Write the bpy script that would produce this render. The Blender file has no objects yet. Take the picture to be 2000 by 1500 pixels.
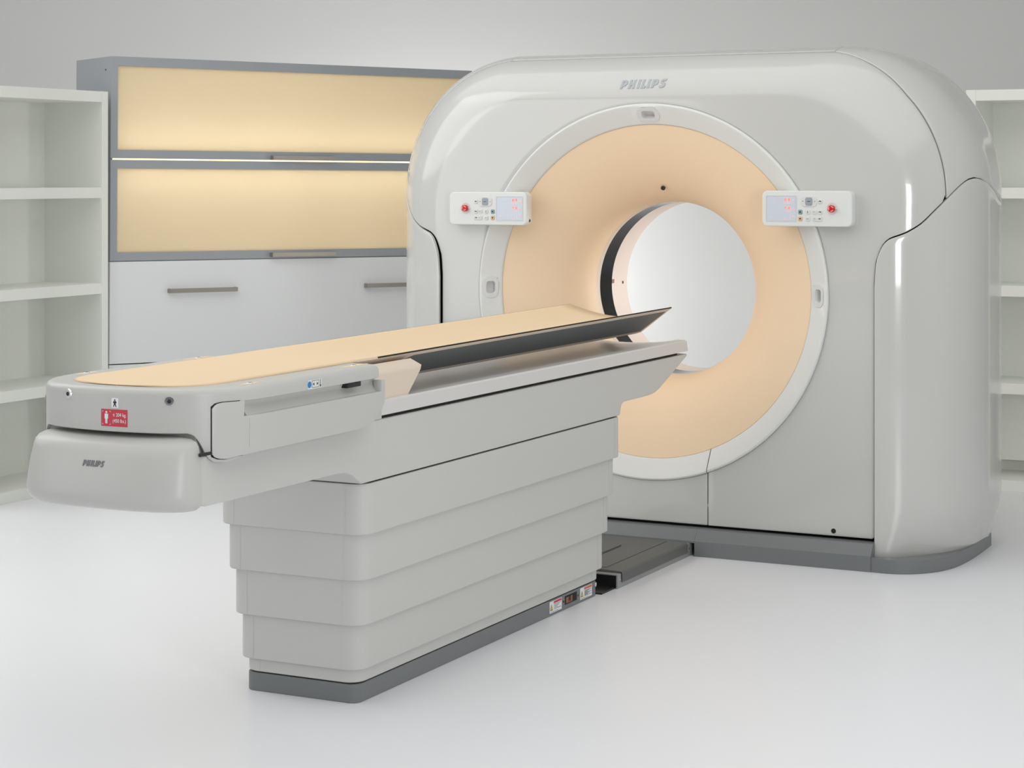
import bpy, bmesh, math
from math import sin, cos, pi, sqrt, radians, asin, atan2
from mathutils import Vector, Matrix

SC = bpy.context.scene
COL = SC.collection
YAW = 0.4635
CAM = (3.0502, -7.2871, 1.4579)
lerp = lambda a, b, t: a + (b - a) * t
def sstep(a, b, x):
    t = max(0.0, min(1.0, (x - a) / (b - a)))
    return t * t * (3 - 2 * t)
def interp(x, tab):
    if x <= tab[0][0]: return tab[0][1]
    for (x0, y0), (x1, y1) in zip(tab, tab[1:]):
        if x <= x1: return lerp(y0, y1, (x - x0) / (x1 - x0))
    return tab[-1][1]

# ------------------------------------------------------------------ materials
def srgb(r, g, b):
    f = lambda c: (c / 255 / 12.92) if c <= 10 else ((c / 255 + 0.055) / 1.055) ** 2.4
    return (f(r), f(g), f(b), 1)
def mat(name, rgb, rough=0.4, metal=0.0, spec=0.5, coat=0.0, var=0.015, scale=40.0, emit=None, estr=0.0, bump=0.0):
    m = bpy.data.materials.new(name); m.use_nodes = True
    nt = m.node_tree; b = nt.nodes['Principled BSDF']
    c = srgb(*rgb)
    tc = nt.nodes.new('ShaderNodeTexCoord'); nz = nt.nodes.new('ShaderNodeTexNoise')
    nz.inputs['Scale'].default_value = scale; nz.inputs['Detail'].default_value = 3
    nt.links.new(tc.outputs['Object'], nz.inputs['Vector'])
    mr = nt.nodes.new('ShaderNodeMapRange')
    mr.inputs['To Min'].default_value = 1 - var; mr.inputs['To Max'].default_value = 1 + var
    nt.links.new(nz.outputs['Fac'], mr.inputs['Value'])
    mx = nt.nodes.new('ShaderNodeVectorMath'); mx.operation = 'SCALE'
    mx.inputs[0].default_value = c[:3]
    nt.links.new(mr.outputs['Result'], mx.inputs['Scale'])
    nt.links.new(mx.outputs['Vector'], b.inputs['Base Color'])
    b.inputs['Roughness'].default_value = rough
    b.inputs['Metallic'].default_value = metal
    b.inputs['Specular IOR Level'].default_value = spec
    b.inputs['Coat Weight'].default_value = coat
    b.inputs['Coat Roughness'].default_value = 0.03
    if emit:
        b.inputs['Emission Color'].default_value = srgb(*emit); b.inputs['Emission Strength'].default_value = estr
    if bump:
        bp = nt.nodes.new('ShaderNodeBump'); bp.inputs['Strength'].default_value = bump; bp.inputs['Distance'].default_value = 0.001
        n2 = nt.nodes.new('ShaderNodeTexNoise'); n2.inputs['Scale'].default_value = 900
        nt.links.new(tc.outputs['Object'], n2.inputs['Vector'])
        nt.links.new(n2.outputs['Fac'], bp.inputs['Height']); nt.links.new(bp.outputs['Normal'], b.inputs['Normal'])
    return m
M = {}
M['floor'] = mat('floor_paint', (240, 241, 244), rough=0.32, spec=0.35, var=0.01, scale=1.5)
M['wall'] = mat('wall_paint', (226, 226, 224), rough=0.9, spec=0.1, var=0.006, scale=1.0)
M['gantry'] = mat('gloss_white_cover', (208, 208, 204), rough=0.16, spec=0.5, coat=0.6, var=0.004, scale=3)
M['ring'] = mat('ring_white', (232, 233, 229), rough=0.35, spec=0.4, var=0.004)
M['peach'] = mat('peach_paint', (250, 222, 188), rough=0.55, spec=0.3, var=0.006)
M['pad'] = mat('peach_pad', (238, 213, 178), rough=0.75, spec=0.2, var=0.01, scale=200, bump=0.1)
M['beige'] = mat('beige_shell', (230, 214, 196), rough=0.5, spec=0.3, var=0.006)
M['bore'] = mat('bore_liner', (242, 228, 218), rough=0.4, spec=0.4, var=0.07, scale=700)
M['window'] = mat('black_film', (7, 7, 8), rough=0.08, spec=0.3, var=0.0)
M['plinth'] = mat('grey_plinth', (122, 125, 126), rough=0.42, spec=0.45, var=0.01)
M['dark'] = mat('dark_gap', (44, 43, 41), rough=0.6, spec=0.2, var=0.02)
M['black'] = mat('black_plastic', (30, 30, 31), rough=0.45, var=0.02)
M['table'] = mat('table_grey', (206, 206, 202), rough=0.42, spec=0.4, var=0.006, bump=0.12)
M['carriage'] = mat('carriage_grey', (199, 199, 195), rough=0.34, spec=0.45, var=0.006, bump=0.1)
M['tray'] = mat('tray_grey', (220, 218, 215), rough=0.3, spec=0.45, var=0.006)
M['carbon'] = mat('carbon_panel', (98, 103, 104), rough=0.5, spec=0.4, var=0.03, scale=300)
M['alu'] = mat('aluminium_frame', (166, 170, 174), rough=0.45, metal=0.35, spec=0.4, var=0.01)
M['handle'] = mat('handle_steel', (168, 162, 154), rough=0.35, metal=0.8, var=0.02, scale=120)
M['drawer'] = mat('drawer_lacquer', (236, 238, 238), rough=0.3, spec=0.4, var=0.004)
M['shelf'] = mat('shelf_board', (244, 246, 239), rough=0.45, spec=0.35, var=0.008)
M['cabin'] = mat('cabinet_inside', (244, 240, 230), rough=0.8, spec=0.1)
M['tread'] = mat('rubber_plate', (104, 105, 103), rough=0.5, spec=0.4, var=0.05, scale=60, bump=0.3)
M['steel'] = mat('channel_steel', (158, 160, 160), rough=0.4, metal=0.2, var=0.02)
M['chrome'] = mat('chrome', (225, 225, 225), rough=0.15, metal=1.0, var=0.0)
M['logo'] = mat('logo_grey', (176, 181, 185), rough=0.35, metal=0.4, var=0.0)
M['logo_dark'] = mat('logo_pewter', (116, 118, 120), rough=0.3, metal=0.6, var=0.0)
M['red'] = mat('label_red', (205, 62, 78), rough=0.5, var=0.0)
M['estop'] = mat('button_red', (214, 24, 30), rough=0.3, var=0.0)
M['white'] = mat('label_white', (240, 242, 245), rough=0.5, var=0.0)
M['ink'] = mat('label_ink', (40, 42, 44), rough=0.6, var=0.0)
M['blue'] = mat('label_blue', (40, 130, 200), rough=0.5, var=0.0)
M['yellow'] = mat('label_yellow', (240, 195, 40), rough=0.5, var=0.0)
M['orange'] = mat('label_orange', (225, 110, 70), rough=0.5, var=0.0)
M['console'] = mat('console_white', (232, 234, 231), rough=0.35, spec=0.4, var=0.0)
M['key'] = mat('key_grey', (226, 226, 224), rough=0.4, var=0.0)
M['keydark'] = mat('key_steel_blue', (160, 168, 176), rough=0.4, var=0.0)
M['teal'] = mat('key_teal', (130, 165, 163), rough=0.4, var=0.0)
M['tan'] = mat('key_tan', (226, 187, 145), rough=0.4, var=0.0)
M['screen'] = mat('screen_face', (208, 216, 226), rough=0.25, var=0.0, emit=(205, 215, 228), estr=0.05)
M['led'] = mat('led_red', (252, 208, 205), rough=0.5, var=0.0, emit=(255, 205, 200), estr=0.18)
M['copper'] = mat('copper_tag', (150, 92, 50), rough=0.4, var=0.05)
M['tube'] = mat('lamp_tube', (255, 240, 210), rough=0.5, var=0.0, emit=(255, 214, 150), estr=2.2)
def pane_mat():
    m = bpy.data.materials.new('frosted_glass'); m.use_nodes = True
    nt = m.node_tree; nt.nodes.remove(nt.nodes['Principled BSDF']); out = nt.nodes['Material Output']
    tr = nt.nodes.new('ShaderNodeBsdfTranslucent'); tr.inputs['Color'].default_value = srgb(252, 247, 238)
    df = nt.nodes.new('ShaderNodeBsdfDiffuse'); df.inputs['Color'].default_value = srgb(228, 216, 192)
    gl = nt.nodes.new('ShaderNodeBsdfGlossy'); gl.inputs['Roughness'].default_value = 0.12
    m1 = nt.nodes.new('ShaderNodeMixShader'); m1.inputs[0].default_value = 0.42
    m2 = nt.nodes.new('ShaderNodeMixShader')
    fr = nt.nodes.new('ShaderNodeFresnel'); fr.inputs['IOR'].default_value = 1.3
    nt.links.new(tr.outputs[0], m1.inputs[1]); nt.links.new(df.outputs[0], m1.inputs[2])
    nt.links.new(m1.outputs[0], m2.inputs[1]); nt.links.new(gl.outputs[0], m2.inputs[2]); nt.links.new(fr.outputs[0], m2.inputs[0])
    nt.links.new(m2.outputs[0], out.inputs['Surface'])
    return m
M['pane'] = pane_mat()

# ------------------------------------------------------------------ object helpers
ORG = Vector((0, 0, 0))
def tag(o, label=None, cat=None, group=None, kind=None):
    if label: o['label'] = label
    if cat: o['category'] = cat
    if group: o['group'] = group
    if kind: o['kind'] = kind
    return o
def thing(name, loc, label, cat, rot=(0, 0, 0), group=None):
    o = bpy.data.objects.new(name, None); COL.objects.link(o)
    o.empty_display_size = 0.2
    o.location = loc; o.rotation_euler = rot
    return tag(o, label, cat, group)
def mesh(name, verts, faces, m, parent=None, smooth=35, recalc=True, weld=False):
    me = bpy.data.meshes.new(name)
    me.from_pydata([tuple(Vector(v) - ORG) for v in verts], [], faces)
    if recalc or weld:
        bm = bmesh.new(); bm.from_mesh(me)
        if weld: bmesh.ops.remove_doubles(bm, verts=bm.verts, dist=1e-5)
        if recalc: bmesh.ops.recalc_face_normals(bm, faces=bm.faces)
        bm.to_mesh(me); bm.free()
    return link(name, me, m, parent, smooth)
def link(name, me, m, parent=None, smooth=35):
    me.materials.append(m)
    if smooth:
        me.shade_smooth(); me.set_sharp_from_angle(angle=radians(smooth))
    o = bpy.data.objects.new(name, me); COL.objects.link(o)
    if parent: o.parent = parent
    return o
def wnorm(o):
    md = o.modifiers.new('normals', 'WEIGHTED_NORMAL'); md.keep_sharp = True; md.weight = 80
    return o
def bmobj(name, bm, m, parent=None, smooth=35):
    if ORG.length: bmesh.ops.translate(bm, verts=bm.verts, vec=-ORG)
    me = bpy.data.meshes.new(name); bm.to_mesh(me); bm.free()
    return wnorm(link(name, me, m, parent, smooth))
def box(name, lo, hi, m, parent=None, bev=0.0, seg=2):
    bm = bmesh.new(); add_box(bm, lo, hi)
    if bev: bmesh.ops.bevel(bm, geom=bm.edges[:], offset=bev, segments=seg, profile=0.5, affect='EDGES')
    return bmobj(name, bm, m, parent)
def add_box(bm, lo, hi):
    c = [(a + b) / 2 for a, b in zip(lo, hi)]; s = [abs(b - a) for a, b in zip(lo, hi)]
    bmesh.ops.create_cube(bm, size=1, matrix=Matrix.Translation(c) @ Matrix.Diagonal((*s, 1)))
def prism(name, poly, axis, a0, a1, m, parent=None, bev=0.0, seg=2, smooth=35):
    """poly of 2D points extruded along axis: X -> (y,z), Y -> (x,z), Z -> (x,y)"""
    P = {'X': lambda p, a: (a, p[0], p[1]), 'Y': lambda p, a: (p[0], a, p[1]), 'Z': lambda p, a: (p[0], p[1], a)}[axis]
    bm = bmesh.new()
    A = [bm.verts.new(P(p, a0)) for p in poly]; B = [bm.verts.new(P(p, a1)) for p in poly]
    bm.faces.new(A); bm.faces.new(B[::-1]); n = len(poly)
    for i in range(n): bm.faces.new((A[i], B[i], B[(i + 1) % n], A[(i + 1) % n]))
    bmesh.ops.recalc_face_normals(bm, faces=bm.faces)
    if bev:
        ee = [e for e in bm.edges if len(e.link_faces) == 2 and e.calc_face_angle(0) > radians(40)]
        bmesh.ops.bevel(bm, geom=ee, offset=bev, segments=seg, profile=0.5, affect='EDGES')
    return bmobj(name, bm, m, parent, smooth)
def loft(name, loops, m, parent=None, cap0=True, cap1=True, smooth=35):
    n = len(loops[0]); V = [p for L in loops for p in L]; Fc = []
    for j in range(len(loops) - 1):
        for i in range(n):
            k = (i + 1) % n
            Fc.append((j * n + i, j * n + k, (j + 1) * n + k, (j + 1) * n + i))
    if cap0: Fc.append(tuple(range(n - 1, -1, -1)))
    if cap1: Fc.append(tuple((len(loops) - 1) * n + i for i in range(n)))
    return wnorm(mesh(name, V, Fc, m, parent, smooth))
def grid(name, rows, m, parent=None, smooth=35, thick=0.0, bev=0.0, flip=False, ctr=None):
    n = len(rows[0]); V = [p for r in rows for p in r]; Fc = []
    for j in range(len(rows) - 1):
        for i in range(n - 1):
            f = (j * n + i, j * n + i + 1, (j + 1) * n + i + 1, (j + 1) * n + i)
            Fc.append(f[::-1] if flip else f)
    if ctr is not None:
        sm = 0.0; c = Vector(ctr)
        for f in Fc:
            p = [Vector(V[i]) for i in f]; nn = (p[2] - p[0]).cross(p[3] - p[1]); sm += nn.dot((p[0] + p[2]) / 2 - c)
        if sm < 0: Fc = [f[::-1] for f in Fc]
    o = mesh(name, V, Fc, m, parent, smooth, recalc=False, weld=True)
    if thick:
        md = o.modifiers.new('thickness', 'SOLIDIFY'); md.thickness = thick; md.offset = -1
        if bev:
            mb = o.modifiers.new('edge', 'BEVEL'); mb.width = bev; mb.segments = 2; mb.limit_method = 'ANGLE'; mb.angle_limit = radians(50)
    return o
def rrect(w, d, r, n=6, cx=0, cy=0):
    """rounded rectangle, half sizes w,d"""
    out = []
    for k, (sx, sy) in enumerate(((1, 1), (-1, 1), (-1, -1), (1, -1))):
        for i in range(n + 1):
            a = pi / 2 * (k + i / n)
            out.append((cx + sx * (w - r) + r * cos(a), cy + sy * (d - r) + r * sin(a)))
    return out
def rprism(name, w, d, r, z0, z1, m, parent=None, cx=0, cy=0, e=0.004, n=6):
    loops = []
    for z, ins in ((z0, e), (z0 + e * .3, e * .3), (z0 + e, 0), (z1 - e, 0), (z1 - e * .3, e * .3), (z1, e)):
        loops.append([(x, y, z) for x, y in rrect(w - ins, d - ins, max(r - ins, .0005), n, cx, cy)])
    return loft(name, loops, m, parent)
def cyl(name, c, r, h, axis, m, parent=None, n=24, r2=None, e=0.0):
    """cylinder from c along axis vector with small edge rounding at the far end"""
    ax = Vector(axis).normalized(); q = ax.to_track_quat('Z', 'Y').to_matrix()
    loops = []
    for rr, hh in ((r, 0), (r2 or r, h - e), ((r2 or r) - e * .3, h - e * .3), ((r2 or r) - e, h)) if e else ((r, 0), (r2 or r, h)):
        loops.append([tuple(Vector(c) + q @ Vector((rr * cos(2 * pi * i / n), rr * sin(2 * pi * i / n), hh))) for i in range(n)])
    return loft(name, loops, m, parent)

# flat artwork: outlines (with holes) -> thin mesh, mapped onto a surface by fn(x, y, z)
def art(name, polys, m, parent, fn, depth=0.0006, cut=0):
    cu = bpy.data.curves.new(name, 'CURVE'); cu.dimensions = '2D'; cu.fill_mode = 'BOTH'; cu.extrude = depth / 2
    for pl in polys:
        s = cu.splines.new('POLY'); s.points.add(len(pl) - 1); s.use_cyclic_u = True
        for q, (x, y) in zip(s.points, pl): q.co = (x, y, 0, 1)
    return curve_mesh(name, cu, m, parent, fn, depth, cut)
def curve_mesh(name, cu, m, parent, fn, depth, cut=0):
    t = bpy.data.objects.new('tmp', cu); COL.objects.link(t)
    dg = bpy.context.evaluated_depsgraph_get(); dg.update()
    me = bpy.data.meshes.new_from_object(t.evaluated_get(dg))
    bpy.data.objects.remove(t); bpy.data.curves.remove(cu)
    me.name = name; me.materials.clear()
    if cut:
        bm = bmesh.new(); bm.from_mesh(me); xs = [v.co.x for v in bm.verts]; x = min(xs) + cut
        while x < max(xs):
            bmesh.ops.bisect_plane(bm, geom=bm.verts[:] + bm.edges[:] + bm.faces[:], plane_co=(x, 0, 0), plane_no=(1, 0, 0)); x += cut
        bm.to_mesh(me); bm.free()
    for v in me.vertices:
        v.co = Vector(fn(v.co.x, v.co.y, v.co.z + depth / 2)) - ORG
    return link(name, me, m, parent, smooth=0)
def text(name, s, size, m, parent, fn, depth=0.0004, spacing=1.0):
    cu = bpy.data.curves.new(name, 'FONT'); cu.body = s; cu.size = size; cu.align_x = 'LEFT'; cu.extrude = depth / 2
    cu.space_character = spacing; cu.resolution_u = 3
    return curve_mesh(name, cu, m, parent, fn, depth)
def circle2(cx, cy, r, n=20): return [(cx + r * cos(2 * pi * i / n), cy + r * sin(2 * pi * i / n)) for i in range(n)]
def rect2(x0, y0, x1, y1): return [(x0, y0), (x1, y0), (x1, y1), (x0, y1)]
def stroke2(pts, w):
    L, Rr = [], []
    for i, p in enumerate(pts):
        a = pts[max(0, i - 1)]; b = pts[min(len(pts) - 1, i + 1)]
        dx, dy = b[0] - a[0], b[1] - a[1]; l = sqrt(dx * dx + dy * dy) or 1
        L.append((p[0] - dy / l * w / 2, p[1] + dx / l * w / 2)); Rr.append((p[0] + dy / l * w / 2, p[1] - dx / l * w / 2))
    return L + Rr[::-1]
def bez(p0, p1, p2, p3, n=8):
    return [tuple((1 - t) ** 3 * p0[k] + 3 * (1 - t) ** 2 * t * p1[k] + 3 * (1 - t) * t * t * p2[k] + t ** 3 * p3[k] for k in (0, 1)) for t in [i / n for i in range(n + 1)]]
def wordmark():
    """heavy slanted capitals, height 1: P H I L I P S"""
    polys = []; x = 0.0
    def P(x):
        o = [(0, 0), (.33, 0), (.33, .26)] + bez((.33, .26), (.72, .26), (.86, .42), (.86, .64))[1:] + bez((.86, .64), (.86, .9), (.68, 1.0), (.42, 1.0))[1:] + [(0, 1.0)]
        h = [(.34, .46)] + bez((.34, .46), (.5, .47), (.54, .56), (.54, .64))[1:] + bez((.54, .64), (.54, .74), (.46, .79), (.34, .79))[1:]
        return [o, h]
    H = [[(0, 0), (.33, 0), (.33, .36), (.55, .36), (.55, 0), (.88, 0), (.88, 1), (.55, 1), (.55, .62), (.33, .62), (.33, 1), (0, 1)]]
    I = [[(0, 0), (.33, 0), (.33, 1), (0, 1)]]
    Lq = [[(0, 0), (.60, 0), (.60, .25), (.33, .25), (.33, 1), (0, 1)]]
    sp = bez((.76, .86), (.5, .92), (.16, .92), (.17, .70)) + bez((.17, .70), (.2, .48), (.66, .52), (.66, .30))[1:] + bez((.66, .30), (.64, .08), (.3, .08), (.02, .14))[1:]
    S = [stroke2(sp, .25)]
    for L, w in ((P(0), .95), (H, 1.03), (I, .48), (Lq, .69), (I, .48), (P(0), .95), (S, .86)):
        for pl in L: polys.append([(x + .06 + px * .87 + .13 * py, py) for px, py in pl])
        x += w
    return polys, x
def sevenseg(ch, x, y, w, h, t):
    seg = {'0': 'abcdef', '1': 'bc', '7': 'abc', 'J': 'de', 'L': 'de'}[ch]; g = t * .35; P = []
    if 'a' in seg: P.append(rect2(x + g, y + h - t, x + w - g, y + h))
    if 'd' in seg: P.append(rect2(x + g, y, x + w - g, y + t))
    if 'b' in seg: P.append(rect2(x + w - t, y + h / 2 + g, x + w, y + h - g))
    if 'c' in seg: P.append(rect2(x + w - t, y + g, x + w, y + h / 2 - g))
    if 'f' in seg: P.append(rect2(x, y + h / 2 + g, x + t, y + h - g))
    if 'e' in seg: P.append(rect2(x, y + g, x + t, y + h / 2 - g))
    return P

# ------------------------------------------------------------------ room (aligned with the view axis)
Rv = Vector((cos(YAW), sin(YAW), 0)); Fv = Vector((-sin(YAW), cos(YAW), 0)); C0 = Vector((CAM[0], CAM[1], 0))
def rp(u, v, z): return tuple(C0 + Rv * u + Fv * v + Vector((0, 0, z)))
def slab(name, u0, u1, v0, v1, z0, z1, m):
    V = [rp(u, v, z) for z in (z0, z1) for u, v in ((u0, v0), (u1, v0), (u1, v1), (u0, v1))]
    Fc = [(3, 2, 1, 0), (4, 5, 6, 7), (0, 1, 5, 4), (1, 2, 6, 5), (2, 3, 7, 6), (3, 0, 4, 7)]
    return tag(mesh(name, V, Fc, m, smooth=0), kind='structure')
U0, U1, V0, V1, H = -8.8, 6.4, -2.6, 13.2, 4.6
slab('floor', U0, U1, V0, V1, -0.1, 0.0, M['floor'])
slab('wall_back', U0, U1, V1, V1 + .15, -0.1, H, M['wall'])
slab('wall_left', U0 - .15, U0, V0, V1 + .15, -0.1, H, M['wall'])
slab('wall_right', U1, U1 + .15, V0, V1 + .15, -0.1, H, M['wall'])
slab('ceiling', U0, U1, V0, V1, H, H + .15, M['wall'])

# ------------------------------------------------------------------ CT gantry
GAN = thing('ct_scanner_gantry', (0, 0.3, 0), 'large glossy white CT scanner gantry with a peach ring around its round bore', 'medical scanner')
ORG = Vector((0, 0.3, 0))
ZC = 1.0047
def corner(a): return lerp(.4977, .70, a), lerp(.42, .535, a), lerp(1.30, 1.408, a), lerp(.448, .56, a)
def inside(X, Z, a):
    cx, rx, cz, rz = corner(a); X = abs(X)
    if X <= cx: return Z <= cz + rz
    if Z <= cz: return X <= cx + rx
    return ((X - cx) / rx) ** 2 + ((Z - cz) / rz) ** 2 <= 1
PB, PN = .45, 2.2
def prof(a): return PB * (1 - (1 - min(a, 1) ** PN) ** (1 / PN))
def gsurf(X, Z):
    if inside(X, Z, 0): return 0.0
    lo, hi = 0.0, 1.0
    for _ in range(40):
        m = (lo + hi) / 2
        if inside(X, Z, m): hi = m
        else: lo = m
    return prof(hi)
def xo(a, Z):
    cx, rx, cz, rz = corner(a)
    return cx + rx if Z <= cz else cx + rx * sqrt(max(0, 1 - ((Z - cz) / rz) ** 2))
def zo(a, X):
    cx, rx, cz, rz = corner(a); X = abs(X)
    return cz + rz if X <= cx else cz + rz * sqrt(max(0, 1 - ((X - cx) / rx) ** 2))
def s_to(s):
    """profile parameter -> (outline fraction, depth)"""
    if s <= 1: return s, prof(s)
    if s <= 1.3: return 1.0, lerp(PB, .60, (s - 1) / .3)
    q = (min(s, 2) - 1.3) / .7 * pi / 2
    return 1 - (1 - cos(q)) * .35, .60 + .22 * sin(q)
WAVE = [(0, 1.05), (.008, 1.09), (.014, 1.123), (.045, 1.161), (.093, 1.199), (.158, 1.224), (.289, 1.239), (.371, 1.251), (.502, 1.281), (.601, 1.317), (.731, 1.369), (.825, 1.411), (.903, 1.442), (.96, 1.451), (.995, 1.439), (1.1, 1.405), (1.3, 1.36), (2, 1.25)]
GAP = .0022
def smoothtab(P, n=6):
    out = []
    for i in range(len(P) - 1):
        p0 = P[max(0, i - 1)]; p1 = P[i]; p2 = P[i + 1]; p3 = P[min(len(P) - 1, i + 2)]
        m1 = (p2[1] - p0[1]) / max(1e-9, p2[0] - p0[0]); m2 = (p3[1] - p1[1]) / max(1e-9, p3[0] - p1[0]); h = p2[0] - p1[0]
        for k in range(n):
            t = k / n
            out.append((p1[0] + h * t, (2 * t ** 3 - 3 * t * t + 1) * p1[1] + (t ** 3 - 2 * t * t + t) * h * m1 + (-2 * t ** 3 + 3 * t * t) * p2[1] + (t ** 3 - t * t) * h * m2))
    return out + [P[-1]]
WAVE = smoothtab([(0, 1.045), (.008, 1.09), (.018, 1.128), (.045, 1.163), (.093, 1.199), (.158, 1.222), (.289, 1.239), (.371, 1.251), (.502, 1.281), (.601, 1.317), (.731, 1.369), (.825, 1.411), (.903, 1.442), (.96, 1.451), (.995, 1.438), (1.0, 1.425), (1.1, 1.408), (1.2, 1.389), (1.3, 1.367), (1.6, 1.33), (2, 1.28)])
def zwave(s): return interp(s, WAVE)
def taper(Z): return .044 * (1 - sstep(.02, .27, Z)) ** 1.5
XS = .9177
# white ring and front cover
AXR, AXC = .250, .2545   # edges of the lower access panel and of the cover beside it
def ringpt(r, Y, al): return (r * sin(al), Y, ZC - r * cos(al))
RPROF = [(.7373, .05), (.7373, -.004), (.7350, -.010), (.7300, -.013), (.7240, -.0125), (.662, .030), (.6575, .034), (.6556, .039), (.6553, .046), (.6553, .09), (.70, .09)]
def ring(name, xg, low, parent):
    N = 40 if low else 168; loops = []
    for i in range(N + 1):
        L = []
        for r, Y in RPROF:
            e = asin(xg / r)
            a = lerp(-e, e, i / N) if low else lerp(e, 2 * pi - e, i / N)
            L.append(ringpt(r, Y, a))
        loops.append(L)
    return loft(name, loops, M['ring'], parent)
RINGO = ring('front_ring', AXC, False, GAN)
def boolcut(o, cutters):
    for c in cutters:
        md = o.modifiers.new('cut', 'BOOLEAN'); md.operation = 'DIFFERENCE'; md.object = c; md.solver = 'EXACT'
    dg = bpy.context.evaluated_depsgraph_get(); dg.update()
    me = bpy.data.meshes.new_from_object(o.evaluated_get(dg))
    o.modifiers.clear(); old = o.data; o.data = me; bpy.data.meshes.remove(old)
    for c in cutters:
        d = c.data; bpy.data.objects.remove(c); bpy.data.meshes.remove(d)
# handholds in the ring
def handhold(al, parent, turned):
    """a plate with a hollow, lying on the conical ring face at angle al"""
    rm = .6925; nrm_tilt = atan2(.0425, .062)
    c = Vector(ringpt(rm, .0085, al))
    er = Vector((sin(al), 0, -cos(al))); et = Vector((cos(al), 0, sin(al)))
    ur = (er * cos(nrm_tilt) - Vector((0, 1, 0)) * sin(nrm_tilt)).normalized()   # outward along the face
    nn = ur.cross(et); 
    if nn.y > 0: nn = -nn
    ww, dd = .0315, .044
    if turned == 'top': ww, dd = .0315, .048
    hole = rrect(ww * .60, dd * .58, .012, 5); plate = rrect(ww, dd, .026, 5)
    P = lambda q, h: tuple(c + ur * q[0] + et * q[1] + nn * h)
    cut = loft('cutter', [[P(q, -.05) for q in rrect(ww * .66, dd * .64, .013, 5)], [P(q, .03) for q in rrect(ww * .66, dd * .64, .013, 5)]], M['ring'], GAN)
    n = len(hole)
    V = [P(q, .0008) for q in plate] + [P(q, .0022) for q in [(x * .97, y * .97) for x, y in plate]] + [P(q, .0022) for q in hole] + [P(q, .0006) for q in [(x * .96, y * .96) for x, y in hole]] + [P((x * .84, y * .84), -.024) for x, y in hole]
    Fc = []
    for j in range(4):
        for i in range(n):
            k = (i + 1) % n; Fc.append((j * n + i, j * n + k, (j + 1) * n + k, (j + 1) * n + i))
    Fc.append(tuple(4 * n + i for i in range(n)))
    o = mesh('hand_grip_recess', V, Fc, M['key'], parent, 30); 
    return cut
cuts = [handhold(pi, GAN, 'top'), handhold(-pi / 2, GAN, 'l'), handhold(pi / 2, GAN, 'r')]
boolcut(RINGO, cuts)
RINGO.data.shade_smooth(); RINGO.data.set_sharp_from_angle(angle=radians(35))

# upper outline polyline above the wave, resampled
def upper(s, n=41, xend=.697):
    a, Y = s_to(s); cx, rx, cz, rz = corner(a); zw = zwave(s) + GAP
    pts = []
    if zw < cz: pts += [(cx + rx, lerp(zw, cz, i / 6)) for i in range(6)]
    th0 = asin(max(0, min(1, (zw - cz) / rz)))
    th1 = pi / 2 if cx >= xend else math.acos(min(1, (xend - cx) / rx))
    pts += [(cx + rx * cos(lerp(th0, th1, i / 40)), cz + rz * sin(lerp(th0, th1, i / 40))) for i in range(41)]
    if cx > xend: pts.append((xend, cz + rz))
    L = [0]
    for p, q in zip(pts, pts[1:]): L.append(L[-1] + math.hypot(q[0] - p[0], q[1] - p[1]))
    out = []; k = 0
    for i in range(n):
        d = L[-1] * i / (n - 1)
        while k < len(L) - 2 and L[k + 1] < d: k += 1
        t = (d - L[k]) / max(1e-9, L[k + 1] - L[k])
        out.append((lerp(pts[k][0], pts[k + 1][0], t), lerp(pts[k][1], pts[k + 1][1], t), Y))
    return out
NU = 41
base75 = upper(.75, NU)
ASEAM = [interp(p[0], [(.695, .87), (.83, .81), (.93, .776), (1.0, .748), (1.2, .735)]) for p in base75]
# outer boundary of the front cover, right half, bottom -> top centre
fx, fb = .9115, .109
B = [(lerp(AXC, fx - .03, i / 16), fb) for i in range(16)]
B += [(fx - .010, fb), (fx - .004, fb + .002), (fx, fb + .008)]
B += [(fx, lerp(fb + .02, 1.055, i / 24)) for i in range(25)]
for a in [.004, .008, .012, .02, .03, .045, .07, .093, .12, .158, .2, .25, .289, .33, .371, .42, .46, .502, .55, .601, .64, .675, .70]:
    X = XS + .317 * a - (.0062 if a < .03 else .004 * (1 - sstep(.03, .2, a))); Z = zwave(a) + .0045
    B.append((min(X, xo(a, Z)), Z))
for i in range(1, NU, 1):
    p = upper(ASEAM[i] - .012, NU)[i]; B.append((p[0], p[1]))
for i in range(1, 15):
    X = lerp(.697, 0, i / 14); B.append((X, zo(ASEAM[-1] - .012, X)))
Bfull = B + [(-x, z) for x, z in B[-2::-1]]
e0 = asin(AXC / .7378)
ang = []
for x, z in Bfull:
    a = atan2(x, ZC - z)
    if a < 0: a += 2 * pi
    ang.append(a)
# inner ring angle: remap so that the first and last rays run straight down beside the access panel
al0 = atan2(AXC, ZC - fb)
def inner_ang(a):
    if a > pi: return 2 * pi - inner_ang(2 * pi - a)
    return lerp(e0, pi, (a - al0) / (pi - al0))
rows = []
NR = 34
for j in range(NR + 1):
    t = j / NR; t = t ** .85; r = []
    for (x, z), a in zip(Bfull, ang):
        ia = inner_ang(a); p = ringpt(.7378, 0, ia)
        X, Z = lerp(p[0], x, t), lerp(p[2], z, t)
        r.append((X, gsurf(X, Z), Z))
    rows.append(r)
FRONT = grid('front_cover', rows, M['gantry'], GAN, thick=.012, bev=.003, ctr=(0, .5, ZC))
# lower access panel with its own piece of ring
AP = []
for j in range(17):
    r = []
    for i in range(41):
        xx = lerp(-AXR, AXR, i / 40); zi = ZC - sqrt(.7378 ** 2 - xx * xx)
        r.append((xx, 0, lerp(zi, fb, j / 16)))
    AP.append(r)
ACC = grid('access_panel', AP, M['gantry'], GAN, thick=.012, bev=.003, ctr=(0, .5, ZC))
ring('ring_segment', AXR, True, ACC)
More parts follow.
